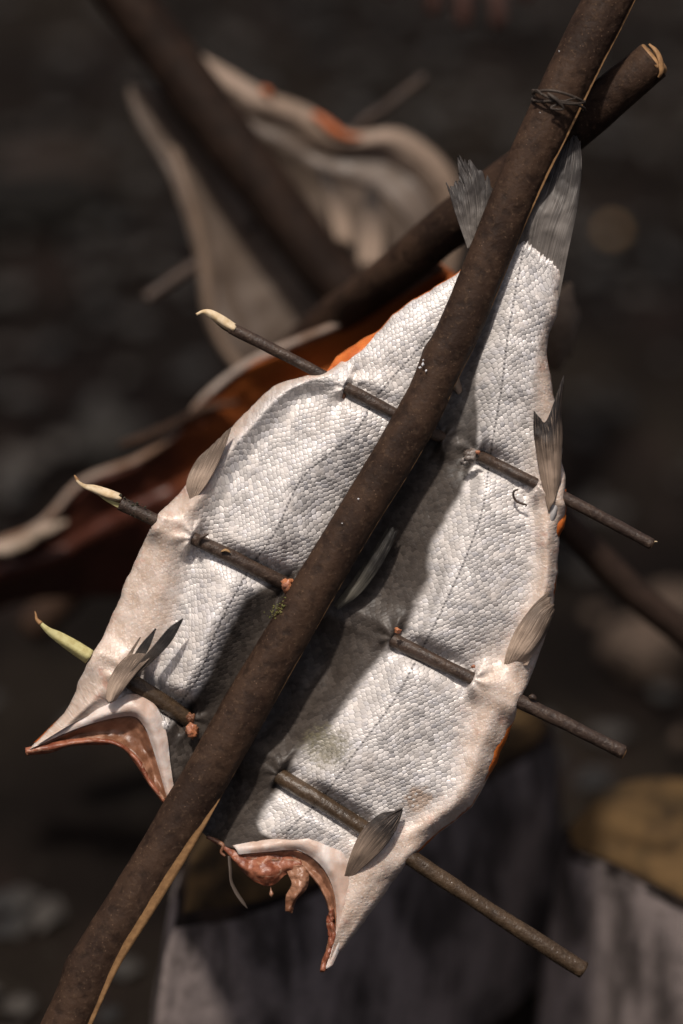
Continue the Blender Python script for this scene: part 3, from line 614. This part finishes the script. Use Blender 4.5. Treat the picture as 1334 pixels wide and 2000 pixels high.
# ------------------------------------------------------------------ split stick that clamps it
def half_stick(name, path, parent, mats, seed=0, back=False):
    """path (x, y, z, r, w): w = width of the pale split face seen on the right flank"""
    P = np.array(path, float); T = np.linspace(0, len(P) - 1, (len(P) - 1) * 16 + 1); Q = cr(P, T)
    nf = 26; V = []; mi = []
    for i, (x, y, z, r, wd) in enumerate(Q):
        a = Q[min(i + 1, len(Q) - 1), :2] - Q[max(i - 1, 0), :2]; a /= np.linalg.norm(a); n = np.array([-a[1], a[0]])
        if n[0] < 0: n = -n
        wd = max(wd, .6) + .8 * fbm(i * .5, seed); xr = r - wd
        a0 = math.pi; a1 = math.acos(max(-1, min(1, xr / r))) if xr < r * .999 else .03
        ring = []
        for k in range(nf):
            th = a0 + (a1 - a0) * k / (nf - 1); kk = 1 + .05 * fbm(th * 1.5 + seed, i * .09) + .012 * fbm(th * 6, i * .8 + seed)
            ring.append((r * kk * math.cos(th), r * kk * math.sin(th) * .85))
        e = ring[-1]; zb = -r * .35
        ez = e[1] - .45 * (r - e[0])
        for k in range(1, 4): ring.append((e[0] + (r - e[0]) * k / 3, e[1] + (ez - e[1]) * k / 3))
        ring.append((r, min(zb, ez - 1)))
        for k in range(1, 5): ring.append((r - 2 * r * k / 5, zb))
        kb = 7 * math.exp(-((y - 1900) / 26) ** 2) * (name == 'front_half') + 4 * math.exp(-((y - 700) / 22) ** 2)
        ring = [(s_ - kb * max(0, -s_ / r), h_) for s_, h_ in ring]
        for (s, h) in ring: V.append((x + n[0] * s, y + n[1] * s, z + (h if not back else -h)))
    nc = nf + 8; F = gridF(len(Q), nc, True)[:, ::-1] if not back else gridF(len(Q), nc, True)
    mi = [1 if nf - 1 <= (j % nc) < nf + 2 else 0 for j in range(len(F))]
    F = [tuple(f) for f in F] + [tuple(range(nc)), tuple((len(Q) - 1) * nc + k for k in range(nc))]; mi += [1, 1]
    return mk(name, W(np.array(V)), F, mats, parent, mi=mi)
stick_pts = [(1245,-120,46),(1188,0,48),(1132,110,48),(1082,215,47),(1032,320,45),(988,420,43),(948,520,42),(898,640,42),(852,735,41),(822,800,42),(762,905,42),(700,1005,41),(638,1108,42),
             (576,1215,43),(524,1305,44),(462,1412,46),(400,1520,46),(335,1635,47),(262,1755,47),(192,1868,46),(130,2000,46),(20,2240,50),(-120,2520,50),(-260,2800,50),(-360,3010,40)]
stick = empty('split_stick', W(np.array([-360, 3010, 20.])), 'thick dark brown split stick running over the near salmon, full height of the photo', 'stick')
wd = dict(zip(range(len(stick_pts)), [3,3,3,3.5,4,1.5,0,0,0,0,0,0,0,0,0,0,0,15,19,14,8,8,8,8,8]))
half_stick('front_half', [(x, y, 24, r, wd[i]) for i, (x, y, r) in enumerate(stick_pts)], stick, [M_BARK, M_TAN], 1)
half_stick('rear_half', [(x + (4 if y > 1500 else 0), y, -52 if y < 1560 else (-30 if y < 1700 else -8), r * .92, 0) for (x, y, r) in stick_pts], stick, [M_BARK, M_TAN], 3, back=True)
# moss and crumbs on the bark
def crumbs(name, mat, pts, parent, label=None):
    V = []; F = []; k = 0
    for (x, y, z, s) in pts:
        b = rng.normal(0, 1, (6, 3)); b /= np.linalg.norm(b, axis=1)[:, None]; b = np.array([[1, 0, 0], [-1, 0, 0], [0, 1, 0], [0, -1, 0], [0, 0, 1], [0, 0, -1]]) + .35 * b
        V.append(b * s + np.array([x, y, z])); F += [tuple(q + k for q in t_) for t_ in [(0, 2, 4), (2, 1, 4), (1, 3, 4), (3, 0, 4), (2, 0, 5), (1, 2, 5), (3, 1, 5), (0, 3, 5)]]; k += 6
    return mk(name, W(np.concatenate(V)), F, mat, parent, smooth=False)
crumbs('moss_tuft', M_MOSS, [(548 + rng.normal(0, 13), 1192 + rng.normal(0, 9), 60 - abs(rng.normal(0, 2)) - 10, rng.uniform(1, 2.8)) for _ in range(70)], stick)
M_SCALE = NT('loose_scale').fin(col=(.7, .7, .72), rough=.25)
for q_ in [(826, 712, 70, 4), (820, 718, 71, 2.5), (832, 724, 71, 2.5), (868, 728, 62, 2), (826, 703, 70, 2), (1092, 100, 88, 1.5), (1055, 220, 86, 1.6), (700, 975, 74, 2), (668, 1022, 72, 1.5)]: crumbs('stuck_scale', M_SCALE, [(q_[0], q_[1], q_[2] - 12, q_[3])], stick)
# twine wound round the stick
twine = empty('twine', W(np.array([1090, 190, 60.])), 'thin dark twine wound round the stick near the top of the photo', 'twine')
for k, (dy, ph) in enumerate([(-8, 0), (0, .4), (8, .9)]):
    pts = []
    for j in range(17):
        a = j / 16 * 2 * math.pi; s = math.cos(a) * 52; zz = math.sin(a) * 46
        pts.append((1091 + s * .96 + math.sin(3 * a + ph) * 2, 193 + dy + s * .20 + math.cos(2 * a + ph) * 6 * (1 if k != 1 else -1), 40 + zz, 2.8))
    tube('loop', pts, M_TWINE, twine, 8, 6, .15)
tube('knot', [(1070,182,86,2.5),(1080,190,92,4),(1092,200,90,4),(1100,212,86,2.5),(1090,214,86,2),(1076,210,86,2),(1108,196,84,2),(1124,192,78,1.5)], M_TWINE, twine, 8, 8, .2)
tube('loose_end', [(1060,186,88,2),(1048,176,84,2),(1040,182,76,2),(1046,190,72,1.5)], M_TWINE, twine, 8, 8, .2)

# ------------------------------------------------------------------ three skewers
def skewer(s, label, mat, extra):
    (x0, y0), (x1, y1) = s['a'], s['b']; z, r = s['z'], s['r']
    root = empty('skewer', W(np.array([x1, y1, z * 1.0])), label, 'skewer', 'skewers pinning the near salmon open')
    N = 25; P = []
    for i in range(N):
        f = i / (N - 1); P.append((x0 + (x1 - x0) * f, y0 + (y1 - y0) * f + 2.5 * math.sin(f * 9 + x0), float(skz(s, x0 + (x1 - x0) * f)), r * (1 + .10 * math.sin(f * 23 + y0) * .5 + .05 * (f - .5))))
    tube('shaft', P, mat, root, 22, 8, .09, .03, seed=x0)
    dx, dy = (x1 - x0), (y1 - y0); L = math.hypot(dx, dy); tx, ty = dx / L, dy / L
    tube('cut_end', [(x1 - tx * 2, y1 - ty * 2, z, r * .82), (x1 + tx * 1.5, y1 + ty * 1.5, z, r * .78), (x1 + tx * 3, y1 + ty * 3, z, r * .45)], M_TAN if extra != 'pale' else M_PALE, root, 16, 4, .15)
    return root, z, r
k1, z, r = skewer(SK[0], 'uppermost skewer, thin and dark, its pale point sticking out beside the orange flesh behind', M_SKEW, 'a')
def whittle(root, cols, mat, nu=14, nv=24, th=5, seed=0): return sheet('sharpened_point', cols, mat, root, nu, nv, th, rip=2, rf=.05, seed=seed)
whittle(k1, [l3([(462,636),(440,620),(415,607),(398,606),(383,614)], [14,16,16,14,12]), l3([(459,643),(438,632),(416,616),(399,609),(384,614)], [24,22,20,16,13]), l3([(454,648),(436,638),(414,622),(397,611),(384,615)], [16,14,14,14,12])], M_PALE)
tube('bark_tongue', [(462,648,6,9),(440,637,5,8),(422,625,5,5),(408,614,6,2.5),(396,608,8,1)], M_SKEW, k1, 12, 8, .1)
tube('splinter', [(1272,1062,14,3),(1278,1058,14,1.8),(1284,1058,14,.8)], M_PALE, k1, 6, 4)
k2, z, r = skewer(SK[1], 'middle skewer, knotty dark twig with a long split pale point and mossy bark beside it', M_SKEW, 'a')
whittle(k2, [l3([(236,966),(210,955),(186,948),(165,945),(150,936)], [16,16,14,14,12]), l3([(237,974),(212,968),(186,958),(164,950),(150,938)], [24,22,18,15,12]), l3([(234,978),(208,972),(184,961),(163,951),(149,939)], [14,14,14,13,12])], M_PALE)
whittle(k2, [l3([(246,986),(225,980),(205,970),(185,958)], [10,10,10,12]), l3([(244,998),(224,988),(204,976),(186,960)], [8,8,8,10])], M_GREEN, 8, 18, 4, 2)
tube('splinter', [(152,940,12,4),(148,932,12,2.5),(145,928,12,1)], M_TAN, k2, 6, 4)
crumbs('bark_moss', m_wood('dark_moss', (.045, .04, .025), (.03, .027, .018)), [(238 + 55 * f + rng.normal(0, 3), 980 + 27 * f + rng.normal(0, 8), 18 + rng.uniform(0, 8), rng.uniform(1.2, 3.4)) for f in rng.random(90)], k2)
tube('twig_stub', [(384,1064,26,6),(390,1052,32,5),(402,1045,34,3),(408,1043,34,1)], M_SKEW, k2, 8, 6, .3)
tube('bark_chip', [(432,1077,30,2),(440,1074,31,4),(447,1077,30,3),(450,1080,29,1)], M_CHIP, k2, 8, 4, .3, flat=.5)
tube('bud', [(1034,1362,20,3),(1040,1361,26,6),(1046,1366,24,4)], M_SKEW, k2, 8, 6, .2)
k3, z, r = skewer(SK[2], 'lowest skewer, thickest and smoothest, with a greenish whittled point at left', M_SKEWB, 'a')
whittle(k3, [l3([(182,1272),(150,1252),(120,1236),(96,1226),(76,1212)], [8,8,8,8,6]), l3([(176,1284),(148,1268),(122,1252),(96,1234),(76,1214)], [20,18,16,12,8]), l3([(168,1294),(142,1276),(118,1258),(94,1238),(75,1215)], [6,6,8,8,6])], M_GREEN)
tube('splinter', [(80,1218,8,5),(72,1210,8,3.5),(70,1200,8,2),(68,1194,8,.8)], M_TAN, k3, 8, 5)
tw = tube('curled_twig', [(1012,956,28,1.8),(1004,960,30,2.2),(1003,970,30,2.2),(1010,980,29,2.2),(1020,984,29,2.4),(1028,986,29,1.6),(1026,990,29,1)], M_SKEW, None, 8, 8, .3)
tag(tw, 'tiny curled dark twig stuck to the skin under the upper skewer', 'twig')

# ------------------------------------------------------------------ the salmon behind with its flesh side to us
def soft_sheet(name, cols, mat, parent, nu, nv, th, rip, seed, belly=None):
    at = None
    if belly: at = lambda u, v, B_: {'belly': belly[0](u, v), 'dark': belly[1](u, v), 'lat': np.ones_like(u)}
    o = sheet(name, cols, mat, parent, nu, nv, th, rip=rip, rf=.012, at=at, seed=seed)
    l = o.data.uv_layers[0]; d = np.zeros(len(l.data) * 2); l.data.foreach_get('uv', d); l.data.foreach_set('uv', d * 6); return o
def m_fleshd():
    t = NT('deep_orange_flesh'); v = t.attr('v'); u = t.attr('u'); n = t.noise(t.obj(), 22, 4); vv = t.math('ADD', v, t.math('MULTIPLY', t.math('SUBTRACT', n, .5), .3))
    c = t.mix(t.ramp(vv, .25, .68), (.33, .085, .015), (.060, .016, .008)); c = t.mix(t.ramp(u, .5, .95, 0, .6), c, (.05, .014, .009))  # dark red towards the far end; the lower side's shade is painted in too
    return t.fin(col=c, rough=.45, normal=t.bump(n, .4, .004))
M_FLESHD = m_fleshd()
s3 = empty('salmon', W(np.array([100, 1130, -980.])), 'salmon seen from its orange flesh side, lying aslant behind the near salmon at left', 'salmon', 'salmon drying behind')
e_top = [(860,520),(740,598),(660,640),(560,680),(480,715),(400,775),(345,845),(270,900),(165,950),(80,1030),(-20,1080),(-120,1150)]
zt = [-420,-560,-640,-700,-760,-820,-870,-910,-960,-1000,-1050,-1100]
def off(p, q): return [(x + a, y + b) for (x, y), (a, b) in zip(p, q)]
mid3 = off(e_top, [(40,40),(50,60),(60,70),(70,80),(80,90),(80,95),(70,90),(60,80),(60,80),(40,60),(30,40),(30,30)])
bot3 = off(e_top, [(90,90),(130,140),(160,180),(180,230),(190,270),(170,290),(130,270),(100,250),(110,210),(80,130),(60,90),(60,60)])
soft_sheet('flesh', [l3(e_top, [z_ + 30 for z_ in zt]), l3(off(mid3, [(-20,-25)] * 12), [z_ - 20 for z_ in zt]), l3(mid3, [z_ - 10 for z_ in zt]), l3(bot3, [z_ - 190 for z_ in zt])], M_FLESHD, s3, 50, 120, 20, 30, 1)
rimt = off(e_top, [(-1,-5),(-2,-7),(-3,-10),(-3,-9),(-2,-6),(-2,-3),(-2,-4),(-4,-6),(-7,-12),(-5,-8),(-8,-14),(-8,-14)])
soft_sheet('skin_edge', [l3(off(rimt, [(8,10)] * 12), [z_ + 22 for z_ in zt]), l3(off(rimt, [(4,6)] * 12), [z_ + 50 for z_ in zt]), l3(rimt, [z_ + 24 for z_ in zt]), l3(off(rimt, [(20,25)] * 12), [z_ - 60 for z_ in zt])], m_stone('dull_skin_edge', (.15, .09, .06), (.32, .26, .22), (.22, .14, .1), 14), s3, 24, 120, 6, 12, 2, (lambda u, v: np.ones_like(u), lambda u, v: u * 0))
tube('side_piece', [(465,785,-740,8),(400,798,-770,14),(330,832,-820,16),(270,858,-860,16),(235,868,-880,8)], M_BARK, s3, 12, 8, .2, flat=.5)  # dark skewer lying across this salmon
tube('side_piece', [(130,1020,-900,8),(80,1040,-930,22),(30,1066,-950,24),(-30,1075,-960,20)], m_stone('pale_belly', (.30, .24, .19), (.20, .15, .11), (.3, .2, .15), 20), s3, 12, 8, .3, flat=.6)
st3 = empty('stick', W(np.array([60, 1230, -1500.])), 'round dark stick crossing behind the near stick, its sawn end in the upper right', 'stick')
t3 = tube('shaft', [(1276,118,-36,40),(1212,172,-52,42),(1120,250,-90,43),(1000,345,-160,45),(880,440,-250,47),(760,540,-420,46),(640,632,-700,46),(520,745,-1000,46),(400,870,-1250,46),(260,1030,-1400,46),(60,1230,-1500,46)], M_BARK, st3, 28, 12, .06, .01, 5)
n = np.array([.80, -.60, 0]);
tube('sawn_end', [(1276,118,-36,38), (1281,114,-34,36), (1284,111,-33,22)], M_TAN, st3, 20, 4, .2)
tube('bark_shred', [(1268,86,-10,3), (1280,98,-6,6), (1290,118,-4,7), (1292,140,-6,6), (1286,152,-10,3)], M_TAN, st3, 10, 6, .3, flat=.5)

# ------------------------------------------------------------------ the salmon far behind, skin side
z2 = -1150
M_FLESHF = m_flesh('far_flesh', (.42, .11, .03), (.30, .08, .02), .1, .5)
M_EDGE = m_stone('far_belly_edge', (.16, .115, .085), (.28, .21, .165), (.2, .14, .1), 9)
s2 = empty('salmon', W(np.array([560, 760, z2 * 1.])), 'blurred salmon hanging far behind in the upper left, pale wavy edges around a dark stick', 'salmon', 'salmon drying behind')
R1 = [(392,112),(440,138),(520,184),(600,214),(650,250),(700,264),(775,258),(835,290),(878,335),(898,380),(905,450),(880,560),(800,650),(690,740)]
R2 = [(360,130),(400,170),(470,230),(550,280),(600,310),(650,330),(700,345),(745,365),(790,410),(815,450),(820,510),(800,590),(740,670),(650,750)]
CC = [(320,150),(350,200),(400,270),(440,330),(480,380),(520,430),(560,480),(590,520),(620,560),(640,590),(650,620),(650,650),(640,700),(610,760)]
L2 = [(300,170),(325,240),(360,300),(390,350),(410,400),(425,440),(440,490),(455,530),(470,570),(485,610),(500,640),(510,670),(525,715),(540,765)]
L1 = [(285,180),(300,240),(328,286),(345,330),(362,385),(376,430),(387,480),(394,525),(398,565),(404,610),(418,650),(436,685),(462,720),(490,770)]
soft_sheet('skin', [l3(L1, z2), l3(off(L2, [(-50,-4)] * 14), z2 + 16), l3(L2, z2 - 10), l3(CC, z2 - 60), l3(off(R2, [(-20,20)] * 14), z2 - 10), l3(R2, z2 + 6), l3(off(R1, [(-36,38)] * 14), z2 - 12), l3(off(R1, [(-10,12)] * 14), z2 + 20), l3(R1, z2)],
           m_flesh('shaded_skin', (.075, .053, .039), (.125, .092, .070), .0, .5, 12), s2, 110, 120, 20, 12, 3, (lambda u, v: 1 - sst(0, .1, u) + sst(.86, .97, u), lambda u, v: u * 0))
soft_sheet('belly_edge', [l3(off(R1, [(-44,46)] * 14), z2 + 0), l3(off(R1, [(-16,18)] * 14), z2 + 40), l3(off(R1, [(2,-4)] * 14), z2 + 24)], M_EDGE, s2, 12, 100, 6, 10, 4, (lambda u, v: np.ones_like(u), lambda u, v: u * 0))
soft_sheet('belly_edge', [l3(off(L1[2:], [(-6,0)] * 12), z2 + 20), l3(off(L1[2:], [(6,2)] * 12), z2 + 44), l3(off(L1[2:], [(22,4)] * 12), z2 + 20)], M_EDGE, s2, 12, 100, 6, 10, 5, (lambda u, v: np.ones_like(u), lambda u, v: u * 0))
tube('orange_rim', [(512,172,z2+40,5),(522,180,z2+45,10),(530,190,z2+40,5)], M_FLESHF, s2, 8, 6)
tube('orange_rim', [(612,222,z2+40,7),(635,238,z2+46,12),(655,256,z2+46,13),(680,268,z2+44,9),(705,268,z2+40,5)], M_FLESHF, s2, 10, 8)
sheet('fin', [l3([(700,520),(702,450),(712,390),(722,355)], [z2+60]*4), l3([(745,520),(750,460),(746,400),(728,358)], [z2+60]*4)], M_FIND, s2, 10, 20, 12)
sheet('fin', [l3([(655,470),(640,400),(625,350),(622,320)], [z2+40]*4), l3([(690,480),(682,420),(660,370),(634,330)], [z2+40]*4)], M_FIND, s2, 10, 20, 12)
st2 = empty('stick', W(np.array([900, 1060, z2 - 100.])), 'thick blurred dark brown stick running down from the top edge through the farthest salmon', 'stick')
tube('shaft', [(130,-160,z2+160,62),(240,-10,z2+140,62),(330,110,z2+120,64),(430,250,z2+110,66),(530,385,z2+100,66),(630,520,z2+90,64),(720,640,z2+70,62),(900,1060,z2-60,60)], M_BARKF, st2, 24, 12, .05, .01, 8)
fk = tube('skewer', [(285,584,z2+70,14),(330,552,z2+50,14),(385,515,z2+20,14),(480,450,z2-40,14),(600,370,z2-60,12),(700,250,z2-20,11),(760,205,z2,11),(830,150,z2+20,10)], M_SKEW, None, 12, 10)
tag(fk, 'faint blurred skewer through the farthest salmon, its left end on dark ground', 'skewer', 'skewers of the salmon behind')
# pale tip of the farthest fish's neighbour showing right of the near tail
pt = rock('fish_scrap', W(np.array([1088, 640, -460.])), (.017, .015, .036), m_stone('pale_scrap', (.24, .18, .13), (.17, .125, .09), (.28, .2, .15), 20), 'pale blurred scrap of fish peeping out right of the near salmon below its tail', 'fish scrap', 12)
fs = tube('stick', [(1060,980,-600,34),(1150,1070,-640,34),(1240,1160,-680,34),(1334,1235,-720,34),(1500,1380,-800,34)], m_bark('brown_stick_bark', (.026,.016,.012), (.036,.022,.016), (.04,.028,.02)), None, 16, 8)
tag(fs, 'blurred brown stick slanting down to the right edge behind the near salmon', 'stick')

# ------------------------------------------------------------------ a person's hand at the top edge
def hand():
    zb = -1500
    t = NT('hand_skin'); o = t.obj(); n_ = t.noise(o, 60, 3)
    ms = setsss(t.fin(col=t.mix(n_, (.075, .032, .022), (.05, .022, .016)), rough=.5, sss=.1), .004)
    root = empty('person', W(np.array([930, -900, zb * 1.])), 'hand of a person reaching in, two blurred reddish fingertips at the top edge', 'person')
    def skinmesh(name, V, E, Rr, parent):
        P = W(np.array(V, float) + np.array([0, 22, 0])); base = np.array(wpos(parent)); me = bpy.data.meshes.new(name); me.from_pydata([tuple(p - base) for p in P], E, [])
        ob = bpy.data.objects.new(name, me); COL.objects.link(ob); ob.parent = parent; me.materials.append(ms)
        sm = ob.modifiers.new('skin', 'SKIN'); sm.use_smooth_shade = True
        for i, r_ in enumerate(Rr): me.skin_vertices[0].data[i].radius = (r_ * MM, r_ * MM)
        me.skin_vertices[0].data[0].use_root = True
        su = ob.modifiers.new('sub', 'SUBSURF'); su.levels = 2; su.render_levels = 2; return ob
    V = [(960,-560,zb),(950,-420,zb),(945,-330,zb),(940,-230,zb)]; Rr = [58,52,70,62]; E = [(0,1),(1,2),(2,3)]
    fingers = [((880,-190),(858,-110),(850,-45),(848,10)), ((915,-180),(908,-100),(906,-30),(906,34)), ((955,-180),(966,-100),(972,-30),(974,36)), ((1000,-190),(1018,-115),(1026,-60),(1030,-16))]
    for i, f in enumerate(fingers):
        p = 3
        for j, (x, y) in enumerate(f):
            V.append((x, y, zb + [10, 45, 50, 25][j])); Rr.append([30, 27, 25, 21][j] * (.9 if i in (0, 3) else 1)); E.append((p, len(V) - 1)); p = len(V) - 1
    p = 2
    for j, (x, y) in enumerate([(860,-300),(800,-200),(770,-100),(755,-25)]):
        V.append((x, y, zb + 30 + 20 * j)); Rr.append([36, 30, 28, 23][j]); E.append((p, len(V) - 1)); p = len(V) - 1
    skinmesh('hand', V, E, Rr, root)
    tube('sleeve', [(960,-480,zb,78),(975,-620,zb-20,90),(1000,-800,zb-60,110),(1030,-1000,zb-120,130)], NT('dark_cloth').fin(col=(.02,.02,.025), rough=.9), root, 24, 8, .12)
hand()
